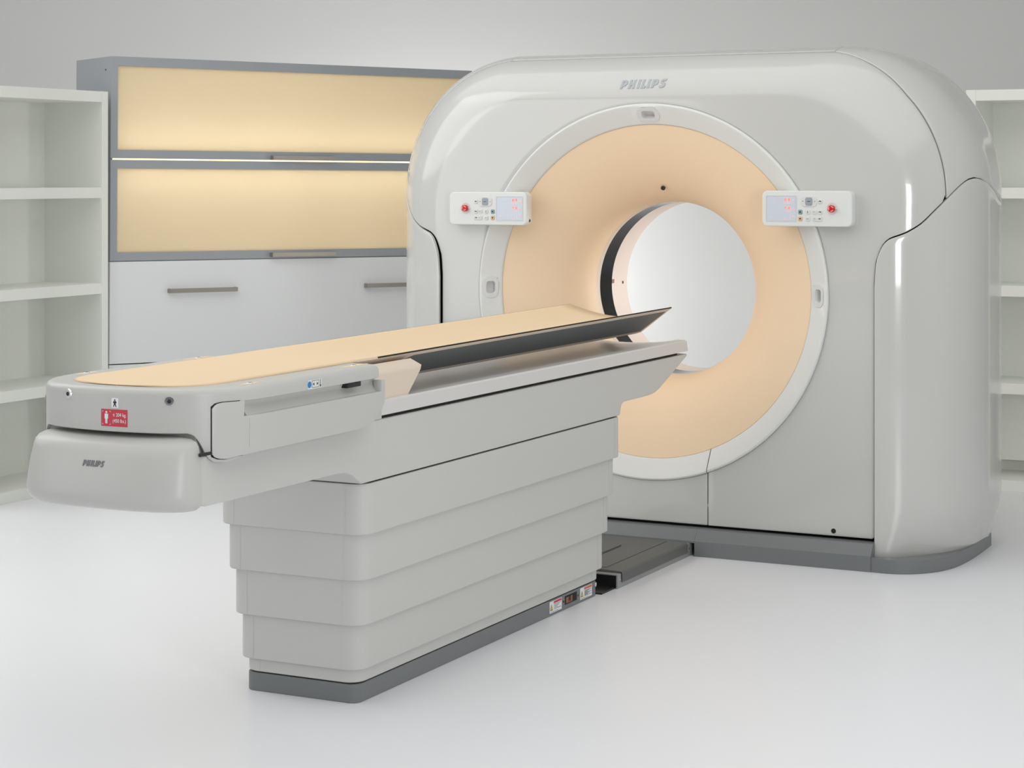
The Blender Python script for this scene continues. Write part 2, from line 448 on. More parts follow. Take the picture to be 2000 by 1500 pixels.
# side panels (wave topped) and upper covers
svals = [0, .004, .008, .014, .022, .034, .05, .07, .093, .12, .158, .2, .245, .289, .33, .371, .42, .46, .502, .55, .601, .65, .7, .75, .79, .825, .86, .89, .915, .94, .96, .975, .988, .996, 1.0, 1.02, 1.05, 1.08, 1.12, 1.16, 1.2, 1.25, 1.3, 1.4, 1.5, 1.6, 1.7, 1.8, 1.9, 2.0]
def sidepanel(sg):
    rows = []
    for k in range(49):
        v = k / 48; r = []
        for s in svals:
            a, Y = s_to(s); zt = zwave(s) - GAP; Z = lerp(.044, zt, v)
            X = xo(a, Z) - taper(Z) * min(1, a * 2)
            Y -= .020 * (1 - sstep(0, .55, a))
            r.append((sg * X, Y, Z))
        rows.append(r)
    return grid('side_panel', rows, M['gantry'], GAN, thick=.014, bev=.0035, flip=(sg < 0), ctr=(0, .5, ZC))
def sidecover(sg):
    cols = []
    for q in range(33):
        sg_ = q / 32; col = []
        cache = {}
        for i in range(NU):
            s = ASEAM[i] + (2 - ASEAM[i]) * sg_ ** 1.3
            p = upper(s, NU)[i]
            col.append((sg * p[0], p[2], p[1]))
        cols.append(col)
    return grid('upper_side_cover', cols, M['gantry'], GAN, thick=.012, bev=.003, flip=(sg > 0), ctr=(0, .5, ZC))
for sg in (1, -1):
    tag(sidepanel(sg), None); sidecover(sg)
rows = []
for q in range(33):
    s = ASEAM[-1] + .004 + (2 - ASEAM[-1]) * (q / 32) ** 1.3; a, Y = s_to(s)
    rows.append([(X, Y, zo(a, X)) for X in [lerp(-.6945, .6945, i / 40) for i in range(41)]])
grid('top_cover', rows, M['gantry'], GAN, thick=.012, bev=.003, flip=False, ctr=(0, .5, ZC))
# dark inner frame just behind the covers
def fullout(a, n=24):
    cx, rx, cz, rz = corner(a)
    h = [(cx + rx, lerp(.05, cz, i / 12)) for i in range(12)] + [(cx + rx * cos(pi / 2 * i / n), cz + rz * sin(pi / 2 * i / n)) for i in range(n + 1)] + [(lerp(cx, 0, i / 6), cz + rz) for i in range(1, 7)]
    return h + [(-x, z) for x, z in h[-2::-1]]
rows = []
for s, k, dy in [(0, .955, .03)] + [(s, .972, .030) for s in svals[8::3]]:
    a, Y = s_to(s)
    rows.append([(x * k, Y + dy, max(.20, ZC + (z - ZC) * k)) for x, z in fullout(a)])
grid('inner_frame', rows, M['dark'], GAN, ctr=(0, .5, ZC))
# back cover with a hole for the bore
ob = fullout(s_to(2)[0] ); n = len(ob)
rows = []
for t in (0, .5, 1):
    r = []
    for x, z in ob:
        a = atan2(x, ZC - z); p = ringpt(.60, 0, a)
        r.append((lerp(x, p[0], t), .82 + .01 * t, lerp(z, p[2], t)))
    rows.append(r)
low = [(lerp(-ob[0][0], ob[0][0], i / 30), .05) for i in range(31)]
bk = grid('back_cover', rows, M['gantry'], GAN, flip=True, ctr=(0, .5, ZC))
lowrows = []
for t in (0, .5, 1):
    r = []
    for x, z in low:
        a = atan2(x, ZC - z); p = ringpt(.60, 0, a); r.append((lerp(x, p[0], t), .82 + .01 * t, lerp(z, p[2], t)))
    lowrows.append(r)
grid('back_cover_skirt', lowrows, M['gantry'], GAN, flip=True, ctr=(0, .5, ZC))
# peach funnel, bore
def rev(name, pr, m, parent=GAN, n=160, smooth=35):
    rows = [[ringpt(r, Y, 2 * pi * i / n) for i in range(n + 1)] for r, Y in pr]
    return grid(name, rows, m, parent, smooth)
fun = []
for i in range(31):
    u = i / 30; fun.append((.6548 - .3020 * u, .040 + .244 * (.28 * u + .72 * (1 - sqrt(1 - u * u * .999)))))
fun += [(.3512, .290), (.3502, .294)]
rev('bore_funnel', [(.6548, .09)] + fun, M['peach'])
rev('bore_rim', [(.3502, .294), (.3494, .297), (.3494, .329), (.3500, .331)], M['beige'])
WIN = rev('scan_window', [(.3500, .331), (.3500, .452)], M['window'])
LIN = rev('bore_liner', [(.3500, .452), (.3496, .4525), (.3492, .600), (.3500, .612), (.3530, .620), (.37, .628)], M['bore'])
rev('rear_funnel', [(.37, .628)] + [(.37 + .23 * (i / 12), .628 + .20 * (1 - sqrt(1 - (i / 12 * .98) ** 2)) / .8) for i in range(1, 13)], M['peach'])
# small copper tag and alignment hole in the liner
def onbore(al, Y, r=.3488): return ringpt(r, Y, al)
def borepatch(name, y0, y1, a0, a1, m, parent):
    V = [onbore(a, y, .3484) for y in (y0, y1) for a in (a0, a1)]
    return mesh(name, V, [(0, 1, 3, 2)], m, parent, 0)
borepatch('copper_tag', .452, .474, -pi / 2 - .055, -pi / 2 - .02 + .012, M['copper'], LIN)
cyl('alignment_hole', onbore(-pi / 2 - .005, .565, .3487), .006, .0016, (1, 0, 0), M['black'], LIN, 12)
# aperture dot on the funnel
u = (.6548 - (1.4195 - ZC - .0)) / .302; yd = .040 + .244 * (.28 * u + .72 * (1 - sqrt(1 - u * u * .999)))
cyl('laser_aperture', (.0, yd + .002, 1.411), .009, .006, (0, -.75, -.66), M['black'], GAN, 16)
# bottom hole plug on the front cover
cyl('lock_hole', (.755, .0005, .127), .0095, .0012, (0, -1, 0), M['dark'], GAN, 20)
# plinth
PL = [(.9215, -.074), (.975, -.076), (1.02, -.068), (1.07, -.043), (1.115, .002), (1.150, .06), (1.177, .15), (1.192, .30), (1.195, .45), (1.192, .66)]
def smoothpl(P, n=5):
    out = []
    for i in range(len(P) - 1):
        p0 = P[max(0, i - 1)]; p1 = P[i]; p2 = P[i + 1]; p3 = P[min(len(P) - 1, i + 2)]
        for k in range(n):
            t = k / n
            out.append(tuple(.5 * (2 * p1[c] + (p2[c] - p0[c]) * t + (2 * p0[c] - 5 * p1[c] + 4 * p2[c] - p3[c]) * t * t + (3 * p1[c] - p0[c] - 3 * p2[c] + p3[c]) * t ** 3) for c in (0, 1)))
    return out + [P[-1]]
pls = smoothpl(PL)
for sg in (1, -1):
    poly = [(sg * x, y) for x, y in pls] + [(sg * (x - .06), y + .03) for x, y in pls[::-1]]
    prism('side_plinth', poly, 'Z', 0, .052, M['plinth'], GAN, .002)
prof_pl = [(-.076, .0), (-.076, .058), (-.042, .098), (.02, .098), (.02, 0)]
for sg in (1, -1):
    x0, x1 = .226 * sg, .9195 * sg
    prism('front_plinth', prof_pl, 'X', x0, x1, M['plinth'], GAN, .0015)
prism('front_plinth', [(-.076, .0505), (-.076, .058), (-.042, .098), (.02, .098), (.02, .0505)], 'X', -.226, .226, M['plinth'], GAN, .001)
box('rear_plinth', (-1.05, .55, 0), (1.05, .70, .06), M['plinth'], GAN, .003)
# word mark on the shoulder
WM, WMW = wordmark()
lx0, lx1, lz, lh = -.1235, .0745, 1.8015, .0345
k = (lx1 - lx0) / (WMW + .05)
def onshoulder(x, y, z):
    X = lx0 + x * k; Z = lz + y * lh + (x / WMW) * .002
    return (X, gsurf(X, Z) - .0005 - z, Z)
art('logo_lettering', WM, M['logo'], GAN, onshoulder, .0018)

# control panels on the ring
def console(cx, cz, left):
    w, h, t = .176, .0675, .044
    # local x runs left to right as seen, y up; front face at world Y = yf
    yf = -.047
    loops = []
    for Y, ins in ((.004, .004), (-.002, 0), (yf + .006, 0), (yf + .0018, .0018), (yf, .006)):
        loops.append([(cx + x, Y, cz + y) for x, y in rrect(w - ins, h - ins, .022 - ins, 8)])
    o = loft('control_panel', loops, M['console'], GAN)
    F = lambda ox, oy: (lambda x, y, z: (cx + ox + x, yf - z, cz + oy + y))
    mx = -1 if left else 1          # left panel: screen on the right half, mirrored layout
    def key(name, kx, ky, kw, kh, m, r=.005, hgt=.0035):
        L = []
        for Y, ins in ((yf + .001, 0), (yf - hgt + .0012, 0), (yf - hgt, .0015)):
            L.append([(cx + mx * kx + x, Y, cz + ky + y) for x, y in rrect(kw - ins, kh - ins, max(.001, r - ins), 4)])
        return loft(name, L, m, o)
    def glyph(kx, ky, parent, polys, z0=.0036, m='ink'):
        return art('key_symbol', [[(cx + mx * kx + x, cz + ky + y) for x, y in pl] for pl in polys], M[m], parent, lambda x, y, z: (x, yf - z0 - z, y), .0004)
    sx0, sx1 = (-.158, -.040)       # screen span on the right-hand panel
    scx, scw = (sx0 + sx1) / 2, (sx1 - sx0) / 2
    fr = []
    for Y, ins in ((yf - .0002, -.0025), (yf - .0016, -.0015), (yf - .0016, 0), (yf - .0002, .0006)):
        fr.append([(cx + mx * scx + x, Y, cz + .0 + y) for x, y in rrect(scw - ins, .0475 - ins, .004, 4)])
    loft('screen_bezel', fr, M['key'], o, cap0=False, cap1=False)
    scr = key('screen', scx, 0, scw - .0004, .0471, M['screen'], .003, .0008)
    X0 = mx * scx - scw              # screen left edge in panel coordinates
    rows_ = ((.0175, '00', True), (-.0145, '70', False), (-.0425, 'J1', True))
    for ri, (y, digs, dot) in enumerate(rows_):
        P = []
        for i, ch in enumerate(digs): P += sevenseg(ch, X0 + .070 + i * .0145, y, .0105, .0235, .0022)
        if dot: P.append(rect2(X0 + .0818, y, X0 + .0832, y + .002))
        sgn_ = []
        if ri == 0: sgn_ += [rect2(X0 + .036, .0285, X0 + .044, .0305), rect2(X0 + .039, .0255, X0 + .041, .0335)]
        if ri == 2: sgn_ += [rect2(X0 + .016, -.0315, X0 + .023, -.0290)]
        y = (.028, -.003, -.031)[ri]
        P += [rect2(X0 + .100, y, X0 + .114, y + .002)]
        P += [rect2(X0 + .1035, y - .004, X0 + .1055, y + .0045 if y < 0 else y + .0065), rect2(X0 + .1085, y - .0055 if y > -.02 else y - .002, X0 + .1105, y + .0035)]
        if sgn_: art('readout_sign', [[(cx + x, cz + yy) for x, yy in pl] for pl in sgn_], M['led'], o, lambda x, y, z: (x, yf - .0010 - z, y), .0004)
        art('readout_row', [[(cx + x, cz + yy) for x, yy in pl] for pl in P], M['led'], o, lambda x, y, z: (x, yf - .0010 - z, y), .0004)
    # rocker
    rk = key('rocker_key', .010, .0275, .0300, .0200, M['key'], .014, .003)
    r2 = key('centre_key', .010, .0275, .0135, .0150, M['keydark'], .007, .006)
    art('key_symbol', [[(cx + mx * .010 + x, cz + .0275 + y) for x, y in rect2(-.006, -.0008, .006, .0008)]], M['ink'], o, lambda x, y, z: (x, yf - .0062 - z, y), .0004)
    for sgn in (-1, 1):
        glyph(.010 + sgn * .0225, .0275, o, [[(0, .002), (0, -.002), (sgn * mx * .003, 0)]], .0031)
    arrow = lambda d: [rect2(-.005, -.0007, .005, .0007), [(d * .005, 0), (d * .002, .003), (d * .002, -.003)], rect2(-.002, .001, .001, .0028)]
    for kx, ky, m_, nm, gl in ((.053, .0275, 'key', 'square_key', arrow(1)), (-.024, -.0125, 'teal', 'teal_key', [circle2(0, 0, .003, 12)]), (-.024, -.0380, 'tan', 'tan_key', [[(-.004, .003), (.004, .003), (0, -.004)]]),
                               (.0055, -.0125, 'key', 'square_key', [[(-.002, .001), (.002, .001), (0, .005)], [(-.002, -.001), (.002, -.001), (0, -.005)]]), (.0055, -.0380, 'key', 'square_key', [rect2(-.004, -.0006, .004, .0006)]),
                               (.0315, -.0125, 'key', 'square_key', arrow(-1)), (.053, -.0125, 'key', 'square_key', arrow(1))):
        kk = key(nm, kx, ky, .0078, .0085, M[m_], .004)
        glyph(kx, ky, o, gl)
    kk = key('wide_key', .0425, -.0380, .0185, .0085, M['key'], .004)
    glyph(.0335, -.0380, o, arrow(-1)); glyph(.0515, -.0380, o, arrow(1))
    # emergency stop in a round dish
    ex, ey = .100, .0015
    rg = []
    for r, Y in ((.0225, yf - .0003), (.021, yf - .0016), (.0195, yf - .0014), (.016, yf - .0004), (.0, yf - .0003)):
        rg.append([(cx + mx * ex + max(r, 1e-4) * cos(2 * pi * i / 28), Y, cz + ey + 1.05 * max(r, 1e-4) * sin(2 * pi * i / 28)) for i in range(28)])
    loft('stop_dish', rg, M['key'], o)
    box('stop_bridge', (cx + mx * ex - .0205, yf - .004, cz + ey - .003), (cx + mx * ex + .0205, yf - .0004, cz + ey + .003), M['console'], o, .001)
    es = cyl('emergency_stop', (cx + mx * ex, yf, cz + ey - .001), .0125, .017, (0, -1, 0), M['estop'], o, 28, .0135, .004)
    arc = [stroke2([(.0088 * cos(a0 + i * .16), .0088 * sin(a0 + i * .16)) for i in range(9)], .0018) for a0 in (.3, 2.4, 4.5)]
    art('stop_arrows', [[(cx + mx * ex + x, cz + ey - .001 + y) for x, y in pl] for pl in arc], M['white'], o, lambda x, y, z: (x, yf - .0170 - z, y), .0003)
    if left: cyl('cable_socket', (cx + w - .002, yf + .028, cz - .048), .006, .003, (1, 0, 0), M['black'], o, 14)
    return o
tag(console(-.679, 1.3262, True), 'control panel on the left of the bore'); tag(console(.665, 1.3348, False), 'control panel on the right of the bore')
ORG = Vector((0, 0, 0))

# ------------------------------------------------------------------ patient table
TAB = thing('patient_table', (0, -1.7, 0), 'long grey patient table on a stepped column with a peach cradle pointing into the bore', 'patient table')
ORG = Vector((0, -1.7, 0))
def seg_rect(w, yn, yf, r, n=6): return rrect(w, (yf - yn) / 2, r, n, 0, (yf + yn) / 2)
def seg_prism(name, w, yn, yf, r, z0, z1, m, parent, e=.004):
    return rprism(name, w, (yf - yn) / 2, r, z0, z1, m, parent, 0, (yf + yn) / 2, e)
BASE = seg_prism('base_plinth', .1850, -2.512, -.883, .030, 0, .0525, M['plinth'], TAB, .003)
zt = [.6165, .4765, .3485, .2205, .0945]; zb = [.4755, .3475, .2195, .0935, .0560]
for k in range(5):
    f = k / 4; w = lerp(.2405, .1880, f); yn = lerp(-2.5686, -2.515, f); yf = lerp(-.802, -.872, f)
    sgm = seg_prism('column_segment', w, yn, yf, .045, zb[k], zt[k] + .03 * (k > 0), M['table'], TAB, .004)
    loopo = rrect(w, (yf - yn) / 2, .045, 6, 0, (yf + yn) / 2)
    for q in range(4):
        pts = loopo[q * 7:(q + 1) * 7]
        sx, sy = ((1, 1), (-1, 1), (-1, -1), (1, -1))[q]
        yc = (yf + yn) / 2; cxx, cyy = sx * (w - .045), yc + sy * ((yf - yn) / 2 - .045)
        nn_ = [Vector(((x - cxx) / .045, (y - cyy) / .045)) for x, y in pts]
        ext = lambda p, n: (p[0] - sx * .012, p[1]) if abs(n.y) > .5 else (p[0], p[1] - sy * .024)
        path = [ext(pts[0], nn_[0])] + pts + [ext(pts[-1], nn_[-1])]
        nn_ = [nn_[0]] + nn_ + [nn_[-1]]
        out = [(x + n.x * .0009, y + n.y * .0009) for (x, y), n in zip(path, nn_)]
        inn = [(x - n.x * .004, y - n.y * .004) for (x, y), n in zip(path, nn_)]
        prism('corner_trim', out + inn[::-1], 'Z', zb[k] + .004, zt[k] - (.006 if k == 0 else -.02), M['table'], sgm)
# dark gap under the table body
seg_prism('column_collar', .232, -2.556, -.815, .045, .60, .635, M['dark'], TAB, .001)
# table body (side outline extruded across)
body = [(-3.330, .690), (-3.322, .673), (-3.305, .666), (-2.70, .664), (-2.655, .660), (-2.622, .648), (-2.595, .632), (-2.574, .6205), (-.822, .6205), (-.816, .626), (-.813, .640), (-.806, .654), (-.790, .662), (-.770, .664), (-.560, .664), (-.525, .6655), (-.495, .670), (-.465, .677), (-.445, .6835), (-.184, .778), (-.184, .786), (-3.330, .786)]
prism('table_body', body, 'X', -.2405, .2405, M['table'], TAB, .004, 2, 22)
box('neck', (-.222, -3.318, .775), (.222, -3.19, .846), M['table'], TAB, .004)
box('slide_rail', (-.230, -3.25, .770), (.230, -.262, .803), M['dark'], TAB)
# support tray
tr = []
tw = .2465
tp = [(-tw, .797), (-tw, .834), (-tw + .004, .839), (-tw + .010, .840)] + [(lerp(-.21, .21, i / 16), .840 - .018 * (1 - (2 * i / 16 - 1) ** 2) ** .8) for i in range(17)] + [(tw - .010, .840), (tw - .004, .839), (tw, .834), (tw, .797)]
loops = []
for Y, tilt in ((-3.20, 0), (-.206, 0)):
    loops.append([(x, Y + (.016 * (.840 - z) / .043 if Y > -1 else 0), z) for x, z in tp])
loft('support_tray', loops, M['tray'], TAB)
# end cover with word mark
def capdep(yfr, rear): return min(.105, rear - .004 - yfr)
def capout(yfr, w, rear):
    """plan outline with bowed front: half width w, front centre yfr"""
    P = []; d = capdep(yfr, rear)
    for i in range(29):
        a = i / 28 * pi / 2
        P.append((w * sin(a) ** .66, yfr + d * (1 - max(0, cos(a)) ** .80)))
    R_ = P + [(w, rear)]
    return R_ + [(-x, y) for x, y in R_[::-1]]
ECs = [(.657, .030, .060), (.660, .018, .036), (.668, .007, .014), (.682, .001, .003), (.700, 0, 0), (.760, .003, .010), (.795, .008, .022), (.812, .011, .030), (.822, .018, .045), (.829, .032, .066), (.834, .060, .10)]
loops = []
for z, iw, iy in ECs:
    o2 = capout(-3.447 + iy, .2455 - iw, -3.326)
    loops.append([(x, y, z + 0) for x, y in o2])
EC = loft('end_cover', loops, M['carriage'], TAB, smooth=40)
def ec_y(X, Z):
    iy = interp(Z, [(a, c) for a, b, c in ECs]); w = .2455 - interp(Z, [(a, b) for a, b, c in ECs])
    a = asin(min(1, abs(X) / w) ** (1 / .66)); return -3.447 + iy + capdep(-3.447 + iy, -3.326) * (1 - cos(a) ** .80)
ux0, ux1, uz, uh = -.025, .0385, .7645, .0138
kk = (ux1 - ux0) / (WMW + .05)
art('logo_lettering', WM, M['logo_dark'], EC, lambda x, y, z: (ux0 + x * kk, ec_y(ux0 + x * kk, uz + y * uh) - z - .0003, uz + y * uh), .0010)
cyl('release_lever', (.244, -3.336, .793), .0045, .034, (.40, .92, .08), M['black'], TAB, 12, .004, .001)
# carriage
PO = [(0, -3.385), (.06, -3.382), (.11, -3.375), (.16, -3.362), (.195, -3.346), (.222, -3.327), (.242, -3.306), (.258, -3.283), (.272, -3.256), (.284, -3.226), (.292, -3.195), (.297, -3.160), (.300, -3.120)]
def outl():
    P = smoothpl(PO, 4)
    st = len(P)
    P += [(.300, lerp(-3.10, -2.60, i / 10)) for i in range(11)]
    for i in range(1, 7):
        a = pi / 2 * i / 6; P.append((.26 + .04 * cos(a), -2.60 + .04 * sin(a)))
    return P
OH = outl()
ZBT = [(-3.335, .842), (-3.325, .834), (-3.315, .812), (-3.303, .782), (-3.290, .771), (-3.262, .768), (-3.225, .776), (-3.215, .780), (-3.2149, .912), (-2, .912)]
def zbot(x, y):
    if abs(x) < .2: return .842
    return interp(y, ZBT)
def normals(P):
    N = []
    for i, p in enumerate(P):
        a = P[max(0, i - 1)]; b = P[min(len(P) - 1, i + 1)]; dx, dy = b[0] - a[0], b[1] - a[1]; l = math.hypot(dx, dy)
        N.append((dy / l, -dx / l))
    return N
NO = normals(OH); NO[0] = (0, -1)
full = [(p, n) for p, n in zip(OH, NO)] + [((-p[0], p[1]), (-n[0], n[1])) for p, n in zip(OH[:0:-1], NO[:0:-1])]
loops = []
def crow(ins, zf):
    if ins < .06: return [(p[0] - n[0] * ins, p[1] - n[1] * ins, zf(*p)) for p, n in full]
    out = []
    for p, n in full:
        x, y = p[0] - n[0] * ins, p[1] - n[1] * ins; lim = .300 - ins
        if p[1] > -2.75: x, y = math.copysign(lim, p[0]), min(p[1], -2.56 - ins)
        out.append((max(-lim, min(lim, x)), y, zf(*p)))
    return out
loops = [crow(.050, lambda x, y: .842), crow(.018, lambda x, y: zbot(x, y) + .002), crow(.005, lambda x, y: zbot(x, y)), crow(.0012, lambda x, y: zbot(x, y) + .0012), crow(0, lambda x, y: zbot(x, y) + .005), crow(0, lambda x, y: .930), crow(.0015, lambda x, y: .9375), crow(.005, lambda x, y: .9435), crow(.011, lambda x, y: .947), crow(.018, lambda x, y: .948), crow(.093, lambda x, y: .948), crow(.096, lambda x, y: .905)]
CAR = loft('carriage', loops, M['carriage'], TAB, smooth=45)
box('carriage_core', (-.268, -3.225, .795), (.268, -2.575, .890), M['carriage'], CAR, .004)
# side aprons with the grip end
iG = min(range(len(OH)), key=lambda i: abs(OH[i][1] + 3.296))
def apron(sg):
    P = []; i0 = iG
    sub = [OH[i] for i in range(i0, len(OH)) if OH[i][1] < -2.601]
    xy = lambda y: next(lerp(p[0], q[0], (y - p[1]) / (q[1] - p[1])) for p, q in zip(OH, OH[1:]) if p[1] <= y <= q[1])
    sub = [p for p in sub if p[1] < -3.218] + [(xy(-3.2165), -3.2165), (xy(-3.2160), -3.2160)] + [p for p in sub if p[1] > -3.214] + [(.300, -2.612), (.300, -2.5815), (.300, -2.5810), (.300, -2.570), (.300, -2.561)]
    fine = []
    for p in sub: fine.append(p)
    N = normals(fine); rows_ = []
    for i in range(1, len(N) - 1):
        if abs(fine[i][1] + 3.21625) < .0006: N[i] = N[i - 1]
    tabt = [(-3.299, .885), (-3.294, .903), (-3.285, .911), (-3.27, .9135), (-3.2165, .9135), (-3.2160, .876), (-2.5815, .876), (-2.5810, .9055), (-2.55, .9055)]
    tabb = [(-3.299, .800), (-3.292, .785), (-3.28, .779), (-3.262, .777), (-3.23, .782), (-3.15, .786), (-2.70, .787), (-2.66, .789), (-2.62, .798), (-2.59, .815), (-2.57, .838), (-2.55, .86)]
    for j in range(9):
        r = []
        for p, n in zip(fine, N):
            z0, z1 = interp(p[1], tabb), interp(p[1], tabt); zm_ = .873
            off = .0035; zz = lerp(z0, zm_, j / 6) if j <= 6 else lerp(zm_, z1, (j - 6) / 2)
            r.append((sg * (p[0] + n[0] * off), p[1] + n[1] * off, zz))
        rows_.append(r)
    o = grid('side_apron', rows_, M['carriage'], CAR, thick=.024, bev=.0035, ctr=(0, -2.9, .85))
    gp = [(p, n) for p, n in zip(fine, N) if p[1] < -3.2164]; g0 = []
    g_ = OH[i0 - 1]; gp = [((lerp(OH[i0][0], g_[0], .35), lerp(OH[i0][1], g_[1], .35)), NO[i0])] + gp
    for j in range(5):
        g0.append([(sg * (p[0] + n[0] * .0012), p[1] + n[1] * .0012, lerp(interp(p[1] + .003, tabb) - .0014, interp(p[1] + .003, tabt) + .0016, j / 4)) for p, n in gp])
    grid('grip_gap', g0, M['dark'], CAR, thick=.003, ctr=(0, -2.9, .85))
    return o
apron(1); apron(-1)
# scooped recess floor behind the apron lip
for sg in (1, -1):
    prism('recess_scoop', [(.268 * sg, .80), (.268 * sg, .912), (.272 * sg, .900), (.280 * sg, .884), (.2955 * sg, .868), (.2955 * sg, .80)], 'Y', -3.20, -2.566, M['carriage'], CAR)
for sg in (1, -1):
    prism('recess_wall', [(.262 * sg, .88), (.262 * sg, .930), (.272 * sg, .930), (.272 * sg, .88)], 'Y', -3.225, -2.563, M['carriage'], CAR)
box('release_switch', (.268, -2.742, .8985), (.2945, -2.672, .9130), M['black'], CAR, .002)
# front details
def car_y(X):
    X = abs(X)
    for p, q in zip(OH, OH[1:]):
        if p[0] <= X <= q[0]: return lerp(p[1], q[1], (X - p[0]) / (q[0] - p[0]))
    return -3.2
def at_front(px, py):
    """point on the carriage front wall seen at a photo pixel"""
    d = Fv + Rv * ((px - 1000) / 3932.0655); t0 = 3.0
    lo, hi = 2.0, 8.0
    for i in range(4000):
        t = 2.5 + i * .0015
        p = C0 + d * t
        if abs(p.x) < .3 and p.y >= car_y(p.x): break
    return p.x, CAM[2] + (343.4681 - py) / 3932.0655 * t
def onfront(x0, z0): return lambda x, y, z: (x0 + x, car_y(x0 + x) - .0003 - z, z0 + y)
for q in ((134, 769), (331, 784)):
    X, Z = at_front(*q)
    e = .004; nx = -(car_y(X + e) - car_y(X - e)) / (2 * e); nv = Vector((-nx * -1, -1, 0)).normalized(); nv = Vector((nx * -1 * -1, -1, 0)).normalized()
    nv = Vector(((car_y(X + e) - car_y(X - e)) / (2 * e), -1, 0)).normalized()
    sc = cyl('cap_screw', (X, car_y(X) + .001, Z), .0125, .0035, nv, M['chrome'], CAR, 24, .0115, .0015)
    cyl('screw_socket', Vector((X, car_y(X) + .001, Z)) + nv * .0036, .0055, .0004, nv, M['ink'], CAR, 6)
X, Z = at_front(225, 787)
pl = art('pictogram_label', [rrect(.0098, .0120, .003, 4)], M['white'], CAR, onfront(X, Z), .0004, .004)
man = [circle2(0, .0098, .0026, 14), [(-.0052, .0062), (.0052, .0062), (.0068, -.0005), (.0050, -.0012), (.0034, .0030), (.0030, -.0022), (.0066, -.0132), (.0044, -.0138), (0, -.0045), (-.0044, -.0138), (-.0066, -.0132), (-.0030, -.0022), (-.0034, .0030), (-.0050, -.0012), (-.0068, -.0005)]]
art('walking_figure', man, M['ink'], CAR, lambda x, y, z: (X + x * .72, car_y(X + x * .72) - .0009 - z, Z + y * .72), .0003)
Xa, Za = at_front(198, 802); Xb, Zb = at_front(249.5, 831)
Xm, Zm = (Xa + Xb) / 2, at_front(224, 816.3)[1]; lw, lh2 = (Xb - Xa) / 2, .0205
RL = art('weight_limit_label', [[(lerp(-lw, lw, i / 10), -lh2) for i in range(11)] + [(lerp(lw, -lw, i / 10), lh2) for i in range(11)]], M['red'], CAR, onfront(Xm, Zm), .0004, .004)
fl0 = lambda x, y, z: (Xm + x, car_y(Xm + x) - .0010 - z, Zm + y)
fl = lambda x, y, z: fl0(px + (x - px) * .74, y * .76, z)
px = -lw * .58
man2 = [circle2(px, .0175, .0036, 14), [(px - .0066, .0125), (px + .0066, .0125), (px + .0070, -.003), (px + .0048, -.003), (px + .0044, .008), (px + .0038, -.0185), (px + .0004, -.0185), (px + .0004, -.004), (px - .0004, -.004), (px - .0004, -.0185), (px - .0038, -.0185), (px - .0044, .008), (px - .0048, -.003), (px - .0070, -.003)]]
for sx in (-1, 1):
    for sz in (-1, 1):
        a, b = px + sx * .0165, sz * .0215
        man2.append([(a, b), (a - sx * .005, b), (a - sx * .005, b - sz * .0009), (a - sx * .0009, b - sz * .0009), (a - sx * .0009, b - sz * .004), (a, b - sz * .004)])
art('standing_figure', man2, M['white'], CAR, fl, .0003)
text('weight_text', '\u2264 204 kg.', .0125, M['white'], CAR, lambda x, y, z: fl0(x * .82 - lw * .10, y + .0035, z))
text('weight_text', '(450 lbs.)', .0125, M['white'], CAR, lambda x, y, z: fl0(x * .82 - lw * .10, y - .0110, z))
# top screws in lens-shaped inlays
for (x, y, ln) in ((.262, -3.150, .05), (.252, -2.640, .075), (-.262, -3.12, .05), (-.254, -2.640, .075)):
    lens = [(x + .010 * sin(pi * i / 12), y + ln * (i / 6 - 1)) for i in range(13)] + [(x - .010 * sin(pi * i / 12), y + ln * (1 - i / 6)) for i in range(1, 12)]
    prism('screw_inlay', lens, 'Z', .9475, .9486, M['pad'], CAR)
    cyl('top_screw', (x, y, .948), .0085, .0022, (0, 0, 1), M['chrome'], CAR, 18, .0075, .0008)
    cyl('screw_socket', (x, y, .9502), .0035, .0003, (0, 0, 1), M['ink'], CAR, 6)
# control symbol label on the right edge
fx_ = lambda x, y, z: (.3003 + z, x, y)
art('control_label', [rect2(-2.945, .915, -2.880, .948 - .010)], M['console'], CAR, lambda x, y, z: (.3002 + z, x, y), .0003)
art('blue_dot', [circle2(-2.9375, .9265, .0085, 20)], M['blue'], CAR, lambda x, y, z: (.3007 + z, x, y), .0003)
ink = [rect2(-2.926, .9175, -2.892, .9358), [(x, y) for x, y in rect2(-2.9250, .9185, -2.8930, .9348)]]
ink += [[(-2.922, .9267), (-2.915, .9227), (-2.915, .9307)], [(-2.896, .9267), (-2.903, .9227), (-2.903, .9307)], rect2(-2.8865, .9190, -2.8850, .9370), [(-2.8895, .9225), (-2.8820, .9225), (-2.8857, .9160)]]
art('arrow_symbols', ink, M['ink'], CAR, lambda x, y, z: (.3007 + z, x, y), .0003)
# cradle: long shallow trough
CW = .2085; Y0, Y1 = -3.20, -.265
def zedge(y): return interp(y, [(-3.30, .951), (-2.56, .953), (-1.4, .959), (-.265, .9655)])
def ctop(x, y, sag=.042): return zedge(y) - sag * (1 - (abs(x) / CW) ** 1.7)
cs = []
ys = [lerp(-2.552, Y1, i / 20) for i in range(21)]
loops = []
for y in ys:
    zE = zedge(y); dz = zE - .9655
    L = [(lerp(-CW, CW, i / 28), y, ctop(lerp(-CW, CW, i / 28), y) - .0012) for i in range(29)]
    L += [(CW + .0004, y, zE - .0045), (.094, y, .8735 + dz * .3), (.084, y, .867 + dz * .3), (.060, y, .860 + dz * .3), (0, y, .857 + dz * .3), (-.060, y, .860 + dz * .3), (-.084, y, .867 + dz * .3), (-.094, y, .8735 + dz * .3), (-CW - .0004, y, zE - .0045)]
    loops.append(L)
CRA = loft('cradle', loops, M['beige'], TAB)
